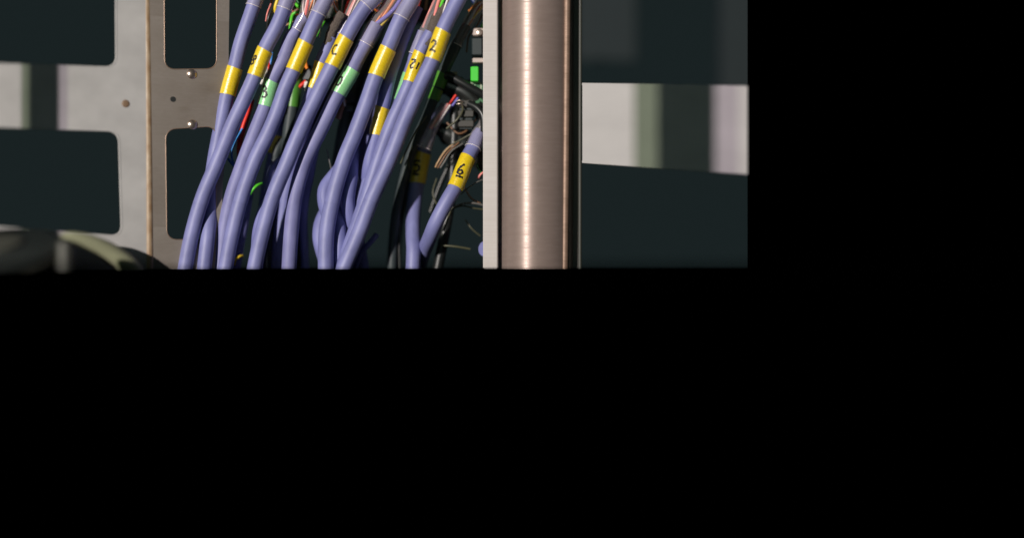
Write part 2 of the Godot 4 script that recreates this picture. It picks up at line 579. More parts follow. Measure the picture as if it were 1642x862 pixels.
func _ready() -> void:
	rng.seed = 7
	# ------------------------------------------------ camera, light, exposure
	var cam = Camera3D.new()
	cam.name = "camera"
	var at = CameraAttributesPhysical.new()
	at.frustum_focal_length = 12.0 / (431.0 / D)
	at.exposure_aperture = 0.85
	at.frustum_focus_distance = D * S
	at.frustum_near = 0.02
	at.frustum_far = 40.0
	add_child(cam)
	cam.position = Vector3(0, H, D * S)
	cam.attributes = at
	cam.fov = rad_to_deg(2.0 * atan(431.0 / D))
	cam.near = 0.02
	cam.far = 40.0
	cam.current = true
	var env = Environment.new()
	env.background_mode = Environment.BG_COLOR
	env.background_color = lin(0.0100, 0.0157, 0.0164)
	env.tonemap_mode = Environment.TONE_MAPPER_LINEAR
	env.tonemap_exposure = 1.0
	env.sdfgi_enabled = true
	env.ssao_enabled = true
	env.ssil_enabled = true
	var we = WorldEnvironment.new()
	we.name = "surroundings"
	we.environment = env
	add_child(we)
	var mid = P(640, 240, 0)
	var a0 = deg_to_rad(-28.0)
	var a1 = deg_to_rad(-28.9)
	key_at = mid + Vector3(sin(a0) * 2.3, 0.42, cos(a0) * 2.3)
	area("key_lamp", key_at, mid, Vector2(0.022, 0.07), 4.8, Color(1.0, 0.93, 0.955))
	area("second_lamp", mid + Vector3(sin(a1) * 2.3, 0.42, cos(a1) * 2.3), mid, Vector2(0.022, 0.07), 2.2, Color(0.96, 1.0, 0.85))
	area("room_light", mid + Vector3(-1.6, 0.5, 3.0), mid, Vector2(4.0, 2.4), 0.8, Color(0.88, 1.0, 0.94))
	make_materials()

	# ------------------------------------------------ large structure
	build_surround()
	build_left_frame()
	build_right_rail()
	build_post()
	build_cables()
	build_back_cables()
	build_wires()
	build_equipment()
	build_drum()

func build_surround() -> void:
	base = Vector3.ZERO
	# added matt black block, filling the lower view with black, its top level with the eye: the cables run down into it
	var st = SurfaceTool.new()
	var x0 = -0.75
	var x1 = 0.75
	structure("plinth", box(Vector3(x0, 0.0, -0.5), Vector3(x1, H, 0.06)), M.flock)
	structure("mask_extension", box(Vector3(x0, 0.0, 0.0602), Vector3(P(330, 0, 150).x, H, 0.2)), M.flock)
	# added matt black panel standing on that block, filling the right of the view
	var z = 30.0 * S
	var edge = P(1200.0, 0, 30.0).x
	structure("side_mask", box(Vector3(edge, H, z - 0.002), Vector3(edge + 0.5, H + 0.35, z)), M.flock)
	# dull sheets far back on the right, the gap between them shaped as the cast shadow of the post
	for q in [[925.0, 1020.0], [1153.0, 1300.0]]:
		base = P(q[0], 200, -562)
		var b = thing("rear_sheet", "dark dull sheet far behind the pale rail, " + ("next to the metal post" if q[0] < 1000.0 else "at the far right edge"), "panel", base)
		part("sheet", box(P(q[0], -60, -562), P(q[1], 98 if q[0] < 1000.0 else 200, -570), 0.0005), M.rear_sheet, b)
	# two uprights of the cabinet's open front, out of view, that throw the dark bands on the frames
	for q in [[1081.0, 66.0, 88.0, "dark upright at the open front of the cabinet, right of the lens"], [43.0, 128.0, 24.0, "dark upright at the open front of the cabinet, far left"]]:
		var p = P(q[0], 170, q[1])
		var c = p.lerp(key_at, 0.3 if q[0] > 800.0 else 0.075)
		c.y = H
		base = c
		var hw: float = q[2] * 0.5 * S
		var u = thing("cabinet_upright", q[3], "upright", c, "uprights of the cabinet front")
		part("post", box(c + Vector3(-hw, 0, -0.006), c + Vector3(hw, 0.9, 0.006), 0.001), M.black_plastic, u)

func build_left_frame() -> void:
	var f = thing("pale_side_frame", "pale grey painted steel frame with two rounded openings at left", "frame", P(120, 431, 20))
	var sh = sheet(34.0, -0.5, 240)
	cut_sheet("painted_sheet", sh, [[-70, -200], [233, -200], [236, -40], [240, 431.0], [-70, 431.0]], [[[-50, -160], [184.5, -160], [186, 108], [-50, 101]], [[-50, 201], [190, 210], [195, 379], [-50, 360]]], M.paint, M.paint, f, 6.0, 16.0, 1.5)
	part("worn_edge", tube(path([[231, -200, 30.5], [234.5, -40, 30.5], [237.5, 200, 30.5], [239.5, 431, 30.5]], 13.0), -1e9, 1e9, 0.0, 14), M.worn_edge, f)
	part("plug", lathe(sh.o + sh.b * Vector3(on_sheet(sh, 201, 166).x, on_sheet(sh, 201, 166).y, 0), sh.b.z, [[6.5, -3], [6.0, 0.2], [4.5, 0.7], [2, 0.9], [0.01, 0.9]], 20), mat(lin(0.20, 0.13, 0.08), 0.5), f)
	var g = thing("bronze_plate", "brownish bare metal plate with two openings between the pale frame and cables", "plate", P(300, 431, -30))
	var sg = sheet(34.0, -0.42, 240)
	cut_sheet("metal_sheet", sg, [[234, -200], [370, -200], [366, 90], [366, 200], [357, 290], [352, 431.0], [240.5, 431.0]], [[[262, -160], [347, -160], [347, 110], [263.5, 111]], [[265, 207], [346, 202], [346, 384], [267, 384]]], M.plate, M.plate_rim, g, 5.0, 15.0, 0.9)
	var sn: Vector3 = sg.b.z
	for q in [[307.0, 118.5], [308.0, 199.5]]:
		var p2 = on_sheet(sg, q[0], q[1])
		var c: Vector3 = sg.o + sg.b * Vector3(p2.x, p2.y, 0)
		part("rivet", lathe(c, sn, [[8.2, -0.2], [7.6, 1.0], [6.0, 2.4], [4.0, 3.4], [2.0, 3.9], [0.01, 4.1]], 24), M.rivet, g)
	var ph = on_sheet(sg, 277, 159)
	part("dark_hole_disc", lathe(sg.o + sg.b * Vector3(ph.x, ph.y, 0), sn, [[4.4, -0.2], [4.4, 0.25], [4.4, 0.25], [0.01, 0.25]], 18), M.hole_shade, g)  # raised dark disc; the shade inside the hole is its colour

func build_right_rail() -> void:
	var r = thing("pale_rail", "pale grey horizontal rail right of the brushed metal post", "rail", P(1070, 281, 0))
	var sh = sheet(14.0, 0.36, 930)
	cut_sheet("painted_sheet", sh, [[934, 133], [1198.5, 138], [1198.5, 279], [934, 261]], [], M.rail_paint, M.rail_paint, r, 6.0)
	part("rolled_edge", tube(path([[934, 135, 12], [1060, 137, 55], [1196, 140, 100]], 5.0), -1e9, 1e9, 0.0, 12), M.rail_paint, r)
	part("rolled_edge", tube(path([[934, 259, 12], [1060, 268, 55], [1196, 277, 100]], 5.0), -1e9, 1e9, 0.0, 12), M.rail_paint, r)

func build_post() -> void:
	var p = thing("metal_post", "brushed warm brown metal post with a bright vertical highlight", "post", P(855, 431, -50))
	var rows: Array = []
	var ya = P(0, -330, -50).y
	var yb = H
	for i in 61:
		var th = lerpf(-PI * 0.62, PI * 0.62, i / 60.0)
		var row: Array = []
		for k in 2:
			# slightly out of plumb, as in the picture
			var c = P(861.5 if k == 0 else 859.0, 431, -44)
			var dir = Vector3(sin(th), 0, cos(th))
			row.append([Vector3(c.x, ya if k == 0 else yb, c.z) + dir * 62.0 * S, dir])
		rows.append(row)
	var st = SurfaceTool.new()
	st.begin(Mesh.PRIMITIVE_TRIANGLES)
	for i in rows.size():
		for k in 2:
			st.set_uv(Vector2(i / 60.0, k))
			st.set_normal(rows[i][k][1])
			st.add_vertex((rows[i][k][0] as Vector3) - base)
	for i in rows.size() - 1:
		var a = i * 2
		for q in [a, a + 2, a + 1, a + 2, a + 3, a + 1]:
			st.add_index(q)
	part("brushed_tube", st.commit(), M.steel, p)
	part("highlight_bead", tube(path([[912, -330, -4], [910, -40, -4], [908, 200, -4], [905.5, 431, -4]], 12.0), -1e9, 1e9, 0.0, 18), M.copper, p)  # added bead, shaped to carry the post's second highlight
	part("rear_flange", box(P(917, -330, -30), P(931, 431, -36), 0.0006), M.edge_grey, p)
	part("flange_bead", tube(path([[931, -330, -28], [930, 431, -28]], 6.0), -1e9, 1e9, 0.0, 12), M.drum_rim, p)
	var s = thing("pale_bar", "narrow pale grey upright bar along the left side of the post", "bar", P(785, 431, 4))
	part("flat_bar", box(P(774.5, -330, -3), P(798.5, 431.0, -10), 0.0008), M.pale_bar, s)

func build_cables() -> void:
	cable("leftmost blue-violet cable with a blank yellow band", [[422, -40, -14], [412, -8, -13], [402, 22, -12], [386, 68, -12], [376, 108, -12], [364, 152, -12], [354, 200, -14], [343, 258, -16], [338, 300, -12], [336, 345, -8], [333, 376, 2], [327, 431, 7], [325, 460, 7]], 23.0,
		{"bands": [{"y": [108, 152], "c": "yellow"}], "sleeves": [[-160, 10]]})
	cable("second cable from left, yellow band with a black mark at its left edge", [[476, -40, 12], [463, -6, 12], [445, 40, 12], [424, 80, 12], [408.5, 121, 12], [392, 158, 12], [375, 194, 12], [348, 260, 12], [324.5, 316, 12], [307.5, 374, 12], [296, 431, 12], [291, 460, 12]], 23.5,
		{"bands": [{"y": [79, 122], "c": "yellow", "ink": [["8", 408, 97, -20, 0.95]]}], "sleeves": [[-160, 14]]})
	cable("cable with a pale green band marked 3", [[491, 27, -6, 18.5], [482, 33, -7, 19], [473, 50, -8, 20], [468, 58, -8, 24], [454.5, 94, -8, 24], [436, 129, -9, 24], [424, 171, -10, 24], [411, 205, -11, 24], [390.5, 258, -12, 24], [371, 316, -13, 24], [359, 374, -14, 24], [354, 431, -14, 24], [352, 460, -14, 24]], 24.0,
		{"m": "sheath_dull", "bands": [{"y": [129, 170], "c": "green", "ink": [["3", 425, 148, 12, 1.05]]}],
		"wires": [{"c": "pink", "p": [[500, -24, 2], [492, 4, -3], [487, 32, -6]]}, {"c": "orange", "p": [[512, -24, -2], [500, 4, -4], [489, 30, -7]]}, {"c": "white", "p": [[489, -24, 0], [486, 2, -2], [485, 32, -4]], "d": 3.0}, {"c": "red", "p": [[497, -24, 5], [494, 2, 1], [488, 32, -3]], "d": 3.4}, {"c": "white", "p": [[506, -24, 0], [503, 6, -1], [494, 31, -3]], "d": 2.6}],
		"hoods": [{"p": [[498, -26, 0, 23], [494, 4, -3, 22], [488, 26, -6, 20], [476, 47, -8, 20.6]]}]})
	cable("cable with a blank yellow band, over the green banded one marked 3", [[541, -40, 14], [522, 0, 14], [510.5, 22, 14], [490, 67, 14], [470, 113, 14], [458, 140, 14], [441, 187, 14], [432, 208, 14], [408, 258, 14], [387, 316, 14], [372, 374, 14], [361, 431, 14], [357, 460, 14]], 23.5,
		{"bands": [{"y": [67, 113], "c": "yellow"}], "sleeves": [[-160, 22]]})
	cable("cable with a yellow band marked C", [[618, -40, 14], [597, 0, 14], [587, 9, 14], [555.5, 59, 14], [532, 106, 14], [507.5, 154, 14], [482, 208, 14], [461, 258, 14], [437, 316, 14], [420, 374, 14], [407.5, 431, 14], [403, 460, 14]], 24.0,
		{"bands": [{"y": [60, 106], "c": "yellow", "ink": [["C", 538, 82, 20, 1.0]]}], "sleeves": [[-160, 9]]})
	cable("cable with a green band marked 0", [[603, 38, -6], [588, 67, -6], [574, 92, -6], [563, 114, -6], [541, 152, -6], [515, 205, -7], [489, 258, -8], [473, 316, -10], [466.5, 374, -12], [463, 431, -14], [462, 460, -14]], 24.0,
		{"m": "sheath_dull", "bands": [{"y": [110, 150], "c": "green", "ink": [["0", 545, 131, 8, 1.0]]}],
		"wires": [{"c": "orange", "p": [[650, -26, -6], [630, 2, -4], [604, 44, -8]], "d": 6.0}, {"c": "violet", "p": [[654, -22, -4], [630, 16, -2], [601, 40, -2]], "d": 6.5}, {"c": "lemon", "p": [[650, -4, -9], [630, 20, -6], [608, 44, -5]]}, {"c": "pink", "p": [[634, -26, -10], [616, 6, -9], [598, 40, -8]], "d": 5.0}, {"c": "orange", "p": [[641, -26, -3], [622, 6, -3], [599, 42, -5]], "d": 4.0}],
		"hoods": [{"p": [[648, -26, -6, 34], [630, 4, -6, 31], [612, 26, -6, 27], [601, 42, -6, 25.5], [586, 70, -6, 26]]}]})
	cable("cable with a blank yellow band near the middle of the bundle", [[678, -40, 4], [660, 0, 4], [644, 27, 4], [622, 77, 4], [603, 121, 4], [590, 158, 4], [572, 207, 4], [551, 258, 4], [534, 316, 4], [523.5, 374, 4], [522, 431, 4], [523, 460, 4]], 25.0,
		{"bands": [{"y": [77, 122], "c": "yellow"}], "sleeves": [[-160, 28]]})
	cable("front right cable with a yellow band marked 2", [[756, -40, 20], [734.5, 0, 20], [711, 47, 20], [693, 97, 20], [676, 132, 20], [661, 165, 20], [646, 200, 20], [628, 247, 20], [602, 305, 20], [597, 316, 20], [575, 374, 20], [551, 431, 20], [540, 460, 20]], 24.5,
		{"bands": [{"y": [49, 96], "c": "yellow", "ink": [["2", 695, 76, 10, 1.0]]}]})
	cable("cable with an upside-down mark on its yellow band, grey tape above", [[690, 52, -8, 19], [679, 72, -8, 20], [672, 88, -8, 20], [664, 110, -8, 21], [657, 132, -8, 22], [643, 165, -8, 23], [627, 200, -8, 23], [606, 258, -8, 23.5], [588, 316, -8, 24], [568, 374, -8, 24], [548, 431, -8, 24], [538, 460, -8, 24]], 23.0,
		{"bands": [{"y": [84, 132], "c": "yellow", "ink": [["2flat", 662.5, 106, 10, 0.95], ["1", 670, 108, 0, 0.8]]}],
		"tapes": [{"p": [[716, 10, -8, 17], [702, 28, -8, 20], [692, 52, -8, 19], [690, 56, -8, 17], [682, 73, -8, 19]]}],
		"wires": [{"c": "pink", "p": [[716, -26, -6], [704, 0, -6], [697, 26, -2]], "d": 6.0}, {"c": "lime", "p": [[722, -26, -4], [709, 4, -4], [704, 20, -2]], "d": 5.0}, {"c": "white", "p": [[726, -26, -2], [716, 4, -1], [710, 22, 0]]}, {"c": "orange", "p": [[734, -26, -4], [722, 2, -3], [714, 22, -2]], "d": 4.5}, {"c": "tan", "p": [[714, -26, -10], [706, 2, -7], [702, 18, -6]]}],
		"hoods": [{"p": [[706, -8, -16, 15], [692, 26, -16, 14], [674, 58, -16, 14], [662, 86, -16, 14]]}]})
	cable("cable with a narrow pale green band, left of the upside-down marked one", [[676, 50, -28, 17], [668, 80, -29, 21], [658, 114, -30, 22], [642, 163, -30, 22], [624, 208, -30, 22], [600, 262, -30, 22], [582, 316, -30, 22], [560, 374, -32, 22], [545, 431, -32, 22], [540, 460, -32, 22]], 22.0,
		{"bands": [{"y": [119, 162], "c": "green"}]})
	cable("thin cable whose wrinkled yellow band sits low in the bundle", [[668, 10, -22], [646, 60, -22], [634, 94, -22], [625, 120, -22], [616, 160, -22], [608, 194, -22], [600, 228, -22], [592, 265, -22], [586, 300, -40], [572, 360, -52], [560, 431, -52], [556, 460, -52]], 22.0,
		{"m": "sheath_back", "bands": [{"y": [172, 217], "c": "yellow", "wrinkle": 1.8}]})
	cable("short right-hand cable with a yellow band marked with an underlined 6", [[770, 208, -34, 16], [766, 218, -32, 22], [760, 234, -26, 23.5], [750, 252, -16, 23.5], [729, 301, 0, 23.5], [719, 318, 4, 23.5], [698, 358, 2, 23.5], [689, 380, -14, 23.5], [681, 400, -44, 23.5], [673, 424, -80, 23.5], [667, 460, -112, 23.5]], 23.5,
		{"bands": [{"y": [252, 301], "c": "yellow", "ink": [["6", 739, 277, 12, 1.05]]}],
		"wires": [{"c": "white", "p": [[792, 168, -44], [778, 190, -38], [769, 212, -33]], "d": 6.0}, {"c": "grey", "p": [[786, 176, -42], [774, 194, -38], [767, 212, -34]]}],
		"hoods": [{"p": [[786, 176, -42, 12], [773, 200, -36, 15], [766, 217, -32, 24], [758.5, 237, -25, 26]], "wrinkle": 0.8}]})
	cable("shaded cable with a dark yellow band marked 5, beside the underlined 6", [[712, 168, -60, 12], [702, 186, -70, 15], [690, 208, -66, 22], [680, 238, -68, 24.5], [671, 280, -68, 24.5], [664, 326, -66, 24.5], [662, 370, -48, 24], [663, 400, -34, 24], [662, 431, -28, 24], [661, 460, -28, 24]], 24.0,
		{"bands": [{"y": [244, 293], "c": "yellow", "ink": [["5", 668, 266, 8, 1.15]]}],
		"wires": [{"c": "red", "p": [[731, 152, -40], [716, 172, -40], [690, 204, -40]], "d": 4.4}, {"c": "violet", "p": [[736, 154, -44], [720, 176, -44], [694, 206, -44]]}, {"c": "pink", "p": [[718, 166, -36], [706, 182, -36], [690, 206, -36]], "d": 6.0}, {"c": "white", "p": [[722, 168, -36], [710, 186, -36], [696, 204, -36]], "d": 3.4}],
		"hoods": [{"p": [[716, 168, -40, 19], [704, 184, -40, 20], [692, 206, -42, 22], [680, 237, -42, 26]], "wrinkle": 0.8}]})

func build_back_cables() -> void:
	var g = "cables half hidden behind the front row"
	cable("cable behind the C-marked one, bare pink and white wires at its top", [[562, 30, -22], [551, 50, -22], [540, 76, -24], [524, 110, -28], [506, 150, -34], [488, 200, -40], [470, 260, -44], [456, 330, -48], [448, 400, -50], [446, 460, -50]], 24.0,
		{"group": g, "m": "sheath_back", "wires": [{"c": "pink", "p": [[584, -26, -18], [566, 6, -16], [553, 34, -16]], "d": 6.0}, {"c": "red", "p": [[570, -26, -22], [558, 2, -20], [549, 32, -22]]}, {"c": "white", "p": [[590, -24, -12], [571, 8, -12], [559, 34, -14]], "d": 2.6}, {"c": "lemon", "p": [[592, -20, -8], [576, 8, -10], [563, 33, -12]]}, {"c": "dark_green", "p": [[580, -26, -20], [567, 8, -20], [557, 34, -18]]}],
		"hoods": [{"p": [[574, -2, -18, 22], [562, 26, -20, 22], [548, 56, -22, 25.6]]}]})
	cable("hidden cable with a bright yellow band, grey taped neck above", [[533, 58, -13, 18], [525, 78, -18, 22], [517, 96, -18, 22], [510, 120, -18, 22], [500, 146, -22, 22], [486, 186, -40, 22], [470, 240, -54, 22], [456, 300, -58, 22], [446, 380, -60, 22], [442, 460, -60, 22]], 22.0,
		{"group": g, "m": "sheath_back", "bands": [{"y": [101, 141], "c": "yellow", "wrinkle": 0.9}], "tapes": [{"p": [[549, 20, -5, 14], [538, 38, -8, 17], [529, 60, -12, 16], [525, 79, -17, 18]], "wrinkle": 3.0}], "wires": [{"c": "orange", "p": [[524, -20, -30], [536, 8, -28], [545, 26, -34]], "d": 4.5}, {"c": "tan", "p": [[540, -20, -30], [540, 8, -32], [544, 28, -36]]}]})
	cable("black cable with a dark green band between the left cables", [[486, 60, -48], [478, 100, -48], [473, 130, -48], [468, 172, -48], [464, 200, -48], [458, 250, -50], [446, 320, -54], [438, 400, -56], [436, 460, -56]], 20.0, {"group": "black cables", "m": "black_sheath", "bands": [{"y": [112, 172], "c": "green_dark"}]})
	cable("black cable with two dark green bands right of the front cable", [[748, 40, -34], [736, 62, -34], [728, 78, -34, 20], [714, 108, -34, 19], [700, 146, -36, 17], [684, 186, -38], [664, 230, -42], [648, 280, -50], [634, 350, -56], [628, 431, -56], [627, 460, -56]], 16.0,
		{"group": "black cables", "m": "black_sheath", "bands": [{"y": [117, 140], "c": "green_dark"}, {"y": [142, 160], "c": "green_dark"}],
		"wires": [{"c": "orange", "p": [[790, 2, -34], [772, 10, -30], [756, 32, -32], [742, 52, -34]], "d": 4.5}, {"c": "white", "p": [[790, -6, -28], [768, 8, -28], [754, 32, -28], [744, 48, -30]], "d": 2.8}, {"c": "olive", "p": [[764, 0, -40], [752, 24, -36], [741, 50, -34]]}],
		"hoods": [{"p": [[772, 6, -32, 22], [758, 26, -32, 21], [746, 46, -34, 18], [733, 72, -34, 19]], "m": "clear_smoky", "wrinkle": 1.2}]})
	cable("slim black cable straight down the gap left of the middle cable", [[626, -30, -74], [600, 60, -74], [572, 130, -74], [554, 200, -74], [542, 270, -72], [530, 340, -70], [524, 431, -70], [523, 460, -70]], 24.0, {"group": "black cables", "m": "black_sheath"})
	cable("slim black cable deep in the gap between the C and 0 cables", [[600, -30, -84], [560, 70, -84], [526, 150, -82], [504, 220, -80], [488, 300, -80], [478, 370, -80], [476, 460, -80]], 22.0, {"group": "black cables", "m": "black_sheath"})
	cable("black cable standing deep in the gap right of the front cable", [[690, 200, -120], [662, 260, -120], [644, 320, -120], [634, 380, -120], [630, 460, -120]], 22.0, {"group": "black cables", "m": "black_sheath"})
	cable("blue-violet cable looping out left of the middle cable", [[590, 222, -64], [560, 256, -48], [536, 283, -34], [522, 303, -26], [521, 322, -24], [529, 350, -28], [545, 390, -44], [552, 460, -50]], 25.0, {"group": g, "m": "sheath_back"})
	cable("blue-violet cable bulging low on the left of the middle cable", [[548, 300, -52], [530, 328, -46], [515, 356, -38], [512, 380, -34], [517, 404, -34], [526, 431, -36], [530, 460, -36]], 23.0, {"group": g, "m": "sheath_back"})
	cable("pinkish lit cable crossing right of the middle cable", [[600, 120, -60], [580, 180, -52], [568, 220, -40], [564, 252, -26], [561, 288, -18], [557, 318, -18], [560, 346, -24], [572, 385, -44], [580, 431, -54], [582, 460, -54]], 24.0, {"group": g, "m": "sheath_back"})
	cable("cable seen as a narrow wedge between the two front right cables", [[534, 316, -40], [541, 350, -22], [545, 385, -14], [543, 420, -14], [542, 460, -14]], 22.0, {"group": g, "m": "sheath_back"})
	cable("cable glimpsed behind the wrinkled yellow band", [[604, 150, -70], [590, 205, -68], [580, 235, -66], [574, 265, -66], [568, 300, -68], [560, 350, -76], [556, 460, -80]], 20.0, {"group": g, "m": "sheath_back"})
	cable("cable sliver left of the looping one, under the green 0 cable", [[506, 232, -56], [500, 262, -52], [495, 290, -48], [489, 318, -48], [486, 350, -52], [488, 400, -56], [490, 460, -58]], 14.0, {"group": g, "m": "sheath_back"})
	cable("thin curved cable behind the C-marked one, low in the gap", [[462, 248, -46], [445, 258, -40], [434, 272, -38], [429, 292, -40], [424, 330, -48], [418, 380, -54], [416, 460, -56]], 9.0, {"group": g, "m": "sheath_back"})
	cable("cable bulging out at the left of the C-marked cable near the plinth", [[432, 320, -30], [420, 345, -18], [414, 372, -12], [412, 400, -12], [411, 431, -14], [410, 460, -14]], 20.0, {"group": g, "m": "sheath_back"})
	cable("small cable wedge low between the yellow and C-marked cables", [[398, 310, -52], [393, 340, -46], [388, 370, -44], [382, 400, -48], [374, 460, -54]], 16.0, {"group": g, "m": "sheath_back"})
	cable("cable with a yellow sleeve and black tape behind the left gap", [[456, 160, -66], [448, 195, -64], [443, 216, -62], [440, 240, -62], [434, 270, -66], [424, 330, -72], [420, 460, -74]], 20.0, {"group": g, "m": "sheath_back", "bands": [{"y": [217, 246], "c": "yellow", "wrinkle": 1.4}], "tapes": [{"p": [[452, 224, -56, 12], [444, 240, -52, 14], [440, 258, -54, 12]], "m": "black_sheath"}]})
	cable("thin curved cable at the foot of the front right cable", [[604, 376, -44], [592, 390, -36], [580, 404, -32], [571, 424, -32], [566, 460, -34]], 9.0, {"group": g, "m": "sheath_back"})
	cable("short blue cable end bending toward us beside the pale bar", [[800, 405, -70], [790, 402, -40], [780, 399, -32], [777, 398.5, -28]], 25.0, {"group": g, "m": "sheath_back"})

func build_wires() -> void:
	wire("red wire looping behind the second cable", [[402, 150, -40], [398, 176, -34], [388, 206, -30], [382, 238, -32], [384, 262, -40]], 6.0, "red")
	wire("second red wire close beside the red loop, darker and straighter", [[406, 160, -44], [396, 196, -38], [386, 232, -36], [386, 264, -44]], 4.0, "red")
	wire("violet wire end tucked by the red loop", [[398, 178, -36], [392, 200, -32], [388, 212, -34]], 3.2, "violet")
	wire("light blue wire curving below the red loop", [[388, 206, -28], [378, 226, -24], [371, 244, -24], [372, 256, -26], [378, 268, -34]], 3.4, "blue")
	wire("short light blue wire end at the left of the curve", [[365, 254, -28], [371, 262, -26], [378, 270, -32]], 4.0, "blue")
	wire("small green wire arc low behind the yellow banded cables", [[420, 294, -36], [412, 297, -30], [405, 304, -28], [401, 311, -34]], 4.4, "lime")
	wire("tan wire end low beside the copper edge", [[352, 366, -26], [344, 369, -24], [340, 372, -26]], 4.0, "tan")
	wire("yellow wire scrap near the plinth left of the C-marked cable", [[374, 424, -36], [377, 416, -32], [383, 411, -34], [388, 410, -40]], 5.0, "lemon")
	wire("yellow wire beside the sleeve of the second cable", [[452, -24, -20], [444, 2, -18], [441, 14, -20], [446, 30, -30]], 6.0, "lemon")
	wire("green wire scrap between the second and third cables", [[474, 6, -34], [482, 18, -30], [470, 22, -32], [466, 36, -30], [464, 60, -36]], 5.0, "lime")
	wire("brown wire running across between the upper cables", [[462, 26, -44], [478, 14, -40], [490, 8, -44]], 3.4, "brown")
	wire("orange wire crossing beside the C-marked cable's top", [[528, -14, -24], [536, 8, -22], [542, 24, -26]], 5.0, "orange")
	wire("dark green wire near the top, left of the C-marked cable", [[556, -24, -40], [550, 2, -36], [546, 22, -44]], 5.0, "dark_green")
	wire("white wire near the top beside the dark green wire", [[553, -24, -30], [549, 4, -28], [547, 24, -30]], 2.4, "white")
	wire("orange wire low behind the first blank yellow band", [[484, 70, -40], [488, 92, -34], [492, 110, -36]], 5.0, "orange")
	wire("orange wire close beside the yellow banded cable gap", [[494, 76, -42], [488, 98, -36], [489, 108, -38]], 3.4, "orange")
	wire("red wire tip pointing left beside the white connector", [[478, 142, -46], [483, 136, -42], [490, 130, -44]], 5.5, "red")
	wire("blue wire glimpsed between the second and third cables", [[436, 84, -36], [434, 98, -32], [430, 112, -36]], 3.4, "blue")
	wire("red wire glimpsed by the green band marked 3", [[432, 96, -34], [430, 108, -30], [426, 122, -34]], 3.2, "red")
	wire("white wire scrap beside the second yellow band", [[428, 106, -32], [424, 124, -26], [418, 134, -30]], 5.5, "white")
	wire("red and dark wire end between the middle cables at the top", [[604, 18, -34], [600, 12, -30], [612, 6, -34]], 3.6, "orange")
	wire("yellow wire scrap beside the middle dark gap", [[556, 136, -40], [551, 158, -36], [553, 170, -40]], 3.0, "white")
	wire("brown folded wire under the green 0 band", [[552, 160, -44], [546, 176, -40], [542, 190, -44]], 9.0, "brown")
	wire("olive wire down the right edge of the front cable", [[684, 186, -24], [668, 208, -22], [652, 240, -24], [642, 262, -30]], 2.6, "olive")
	wire("second olive wire crossing the right dark gap", [[770, 206, -30], [742, 222, -34], [716, 238, -36], [700, 262, -40]], 2.6, "olive")
	wire("tan wire, first of the fanned ends beside the 6 cable", [[730, 228, -36], [714, 242, -34], [702, 260, -34], [698, 268, -36]], 3.0, "tan")
	wire("brown wire, second of the fanned ends beside the 6 cable", [[736, 228, -36], [718, 244, -34], [706, 262, -34], [702, 269, -36]], 2.8, "brown")
	wire("pale wire, third of the fanned ends beside the 6 cable", [[742, 230, -36], [724, 242, -34], [712, 260, -34], [706, 269, -36]], 2.8, "grey")
	wire("thin pale wire rising from the plinth to the pale bar", [[738, 312, -30], [752, 300, -26], [766, 291, -26], [780, 286, -30]], 1.8, "grey")
	wire("bent olive wire low behind the 6 cable", [[700, 344, -44], [720, 336, -36], [742, 330, -36], [762, 334, -40], [780, 336, -44]], 2.6, "olive")
	wire("green wire below the 6 cable's right edge", [[722, 338, -40], [716, 356, -36], [711, 370, -38]], 3.4, "olive")
	wire("grey strap lying near the plinth at right", [[706, 393, -36], [730, 395, -34], [754, 399, -38]], 3.6, "olive")
	wire("brown wire loop around the 5 band", [[668, 222, -38], [656, 248, -34], [654, 264, -34], [660, 276, -38]], 2.4, "olive")
	wire("white wire in the gap left of the middle cable", [[524, 240, -40], [528, 258, -36], [531, 272, -38]], 2.0, "grey")
	wire("orange wire at the top right by the pale bar", [[752, 18, -40], [766, 6, -34], [784, 2, -36]], 4.5, "orange")
	wire("red wire end at the top right by the pale bar", [[764, 18, -30], [772, 12, -28], [784, 10, -30]], 5.0, "red")
	wire("dark blue wire at the top right corner of the bundle", [[752, -20, -46], [762, 4, -42], [780, 8, -46]], 8.0, "navy")
	wire("pink wire between the middle cable and the taped one at the top", [[680, -20, -50], [674, 4, -48], [670, 22, -52]], 4.0, "brown")
	wire("tan wire with a red tip beside the taped cable", [[686, -10, -44], [683, 8, -42], [682, 16, -44]], 5.0, "tan")
	wire("black cord arching over the right gap", [[688, 170, -52], [704, 132, -40], [717, 121, -30], [738, 131, -28], [760, 144, -30], [790, 160, -36]], 14.0, "black")
	wire("black cord curling beside the pale bar", [[752, 166, -30], [764, 172, -24], [774, 184, -20], [776, 210, -22]], 12.0, "black")
	wire("black cord behind the right gap, hanging straight", [[730, 150, -58], [728, 230, -60], [722, 320, -60], [700, 440, -60]], 18.0, "black")
	wire("thin orange wire high behind the leftmost two cables", [[430, -20, -40], [436, 6, -36], [444, 26, -40]], 3.2, "orange")
	wire("black wire with shiny kinks between the first and second cables", [[446, -10, -30], [436, 14, -22], [430, 30, -20], [428, 46, -26]], 6.0, "black")
	wire("pink wire bent beside the black kinked wire", [[434, 6, -24], [428, 22, -18], [426, 34, -22]], 2.6, "pink")
	wire("tan wire running level under the green scrap", [[458, 40, -46], [476, 34, -42], [492, 40, -46]], 3.0, "tan")
	wire("red wire crossing behind the third cable's neck", [[460, 8, -46], [474, 22, -44], [488, 18, -46]], 3.2, "red")
	wire("lime wire curling right of the third cable's neck", [[520, 34, -34], [513, 46, -28], [507, 58, -32]], 3.0, "lime")
	wire("white wire dropping by the grey taped neck", [[520, 26, -22], [514, 44, -18], [512, 60, -22]], 2.4, "white")
	wire("red wire bent beside the grey taped neck at the top", [[536, -16, -14], [530, 6, -12], [522, 18, -20]], 3.6, "red")
